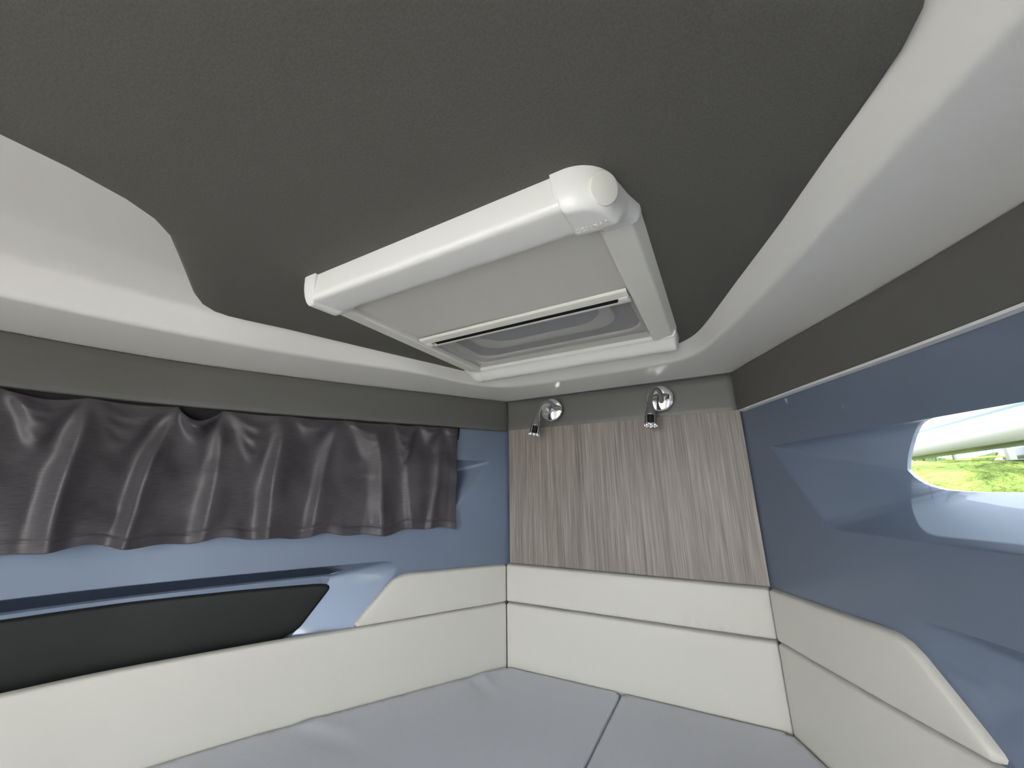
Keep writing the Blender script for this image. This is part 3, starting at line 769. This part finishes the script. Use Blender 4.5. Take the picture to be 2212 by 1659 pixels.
# neighbouring hull, keel up off the grass
bt = thing('boat', 'white neighbouring boat hull with a thin blue line, outside the window', 'boat', None, (3.4, 9., .36))
yy = np.linspace(1.0, 19.0, 60)
prof = [(5.4, .76), (4.9, .67), (4.2, .556), (3.6, .500), (3.22, .470), (3.13, .480), (3.095, .52), (3.075, .62), (3.065, .74), (3.06, .85), (3.05, 1.3), (3.06, 1.45), (3.4, 1.5), (5.4, 1.55)]
def bow_k(y): return max(0., 1-max(0., (y-12.5)/6.5)**2.0)
rws = []
for y in yy:
    k_ = bow_k(y); r_ = []
    for x, z_ in prof:
        r_.append((4.3+(x-4.3)*(.05+.95*k_), y, z_+(1-k_)*(.20 if z_ < 1 else .0)))
    rws.append(r_)
child(MB().rows(rws).obj('boat_hull', M['hull']), bt)
def hull_x(y, x): return 4.3+(x-4.3)*(.05+.95*bow_k(y))
child(MB().rows([[(hull_x(y, 3.059)-.004, y, .868+(1-bow_k(y))*.2) for y in yy], [(hull_x(y, 3.061)-.004, y, .842+(1-bow_k(y))*.2) for y in yy]]).obj('blue_line', M['stripe']), bt)
# things standing on the bank in the gap under the hull
def post(x, y, h_, r_, label, nm='fence_post', m='post', grp='fence posts on the bank', cat='fence post'):
    z0 = gz(x, y)-.03
    o_ = MB().tube([(x, y, z0), (x, y, z0+h_*.97), (x, y, z0+h_)], [r_, r_, r_*.6], 12).obj(nm, M[m])
    return tag(o_, label, cat, grp)
post(5.06, 15.2, 1.9, .035, 'grey fence post on the grass bank, nearest the pointed window end')
post(5.28, 15.1, 1.8, .028, 'grey fence post on the grass bank, second from the pointed window end')
post(5.60, 15.0, 1.9, .045, 'thickest grey fence post in the gap under the hull')
x0, y0 = 6.46, 14.6
st = thing('boat_stand', 'grey steel stand on the bank under the neighbouring hull', 'boat stand', None, (x0, y0, gz(x0, y0)))
child(MB().box((x0-.07, y0-.07, gz(x0, y0)), (x0+.07, y0+.07, gz(x0, y0)+1.5), .01).obj('upright', M['post']), st)
child(MB().box((x0-.22, y0-.22, gz(x0, y0)-.02), (x0+.22, y0+.22, gz(x0, y0)+.03), .01).obj('base_plate', M['post']), st)
o = MB().tube([(x, 15.35-(x-5.9)*.5, .66+.015*math.sin(x*3)) for x in np.linspace(5.6, 6.68, 20)], .022, 10).obj('yellow_pipe', M['yellow'])
tag(o, 'yellow pipe crossing the gap between grass and hull', 'pipe')
# dark hedge at the far end of the field
hv = []; rg = np.random.RandomState(12)
for a in np.linspace(0, 1, 60):
    x = 7.6+a*9; y = 24-a*3; tp = 1.02+.22*a+.10*math.sin(a*31)+rg.uniform(-.05, .05)
    hv.append([(x-.5+rg.uniform(-.05, .05), y-.7, .30), (x-.45, y-.75+rg.uniform(-.1, .1), .3+(tp-.3)*.55), (x-.2, y-.45+rg.uniform(-.1, .1), tp-.06), (x, y+rg.uniform(-.1, .1), tp), (x+.2, y+.45, tp-.06), (x+.45, y+.75, .7), (x+.5, y+.7, .30)])
o = MB().rows(hv).obj('hedge', M['hedge']); tag(o, 'dark green hedge at the far end of the field', 'hedge')
# parked car far off
cx_, cy_ = 7.65, 15.0; cz_ = gz(cx_, cy_)
ca = thing('car', 'small blue parked car beyond the grass bank', 'car', None, (cx_, cy_, cz_))
sec = [(-.85, .25), (-.88, .55), (-.80, .78), (-.66, 1.30), (.66, 1.30), (.80, .78), (.88, .55), (.85, .25)]
rws = []
for s, kx, kz in ((-1.9, .85, .55), (-1.75, 1, .62), (-1.0, 1, .66), (-.6, 1, 1), (.9, 1, 1), (1.5, 1, .72), (1.9, .9, .6)):
    rws.append([(cx_+p*kx, cy_+s, cz_+.05+(q if q < .8 else .78+(q-.78)*max(0, (kz-.6)/.4))) for p, q in sec])
child(MB().rows(rws, True, True).obj('body', M['carblue']), ca)
child(MB().box((cx_-.82, cy_-.5, cz_+.9), (cx_+.82, cy_+.85, cz_+1.2), .03).obj('side_glass', M['carglass']), ca)
for sx in (-1, 1):
    for sy in (-1.2, 1.2):
        child(MB().lathe([(.30, -.09), (.32, -.06), (.32, .06), (.30, .09), (.05, .09)], (cx_+sx*.80, cy_+sy, cz_+.30), (1, 0, 0), 24).obj('wheel', M['rubber']), ca)

# ------------------------------------------------------------------ light
w = bpy.data.worlds.new('World'); S.world = w; w.use_nodes = True
bg = w.node_tree.nodes['Background']; bg.inputs['Color'].default_value = (.93, .965, 1.0, 1); bg.inputs['Strength'].default_value = 10.
sd = bpy.data.lights.new('sun', 'SUN'); sd.energy = 11.; sd.angle = math.radians(.6); sd.color = (1, .96, .88)
so = bpy.data.objects.new('sun', sd); COL.objects.link(so)
so.rotation_euler = (Vector((-.30, -.36, -.88))).to_track_quat('-Z', 'Y').to_euler()

# ------------------------------------------------------------------ camera
FPX, PIT, ROL, YAW = 819.36, .267596, -.011025, .494621
def axis(v):
    c, s = math.cos(ROL), math.sin(ROL)
    v = (c*v[0]-s*v[1], s*v[0]+c*v[1], v[2])
    f_, u_ = v[2]*math.cos(PIT)-v[1]*math.sin(PIT), v[2]*math.sin(PIT)+v[1]*math.cos(PIT)
    c, s = math.cos(YAW), math.sin(YAW)
    return Vector((c*v[0]-s*f_, s*v[0]+c*f_, u_))
cd = bpy.data.cameras.new('camera'); cam = bpy.data.objects.new('camera', cd); COL.objects.link(cam)
ax_, ay_, az_ = axis((1, 0, 0)), axis((0, 1, 0)), -axis((0, 0, 1))
cam.matrix_world = Matrix((ax_, ay_, az_)).transposed().to_4x4()
cd.sensor_width = 36; cd.lens = 36*FPX/2212; cd.clip_start = .01; cd.clip_end = 500
S.camera = cam
S.view_settings.view_transform = 'Standard'; S.view_settings.look = 'None'
S.view_settings.gamma = 1; S.view_settings.use_curve_mapping = False
S.view_settings.exposure = 1.1
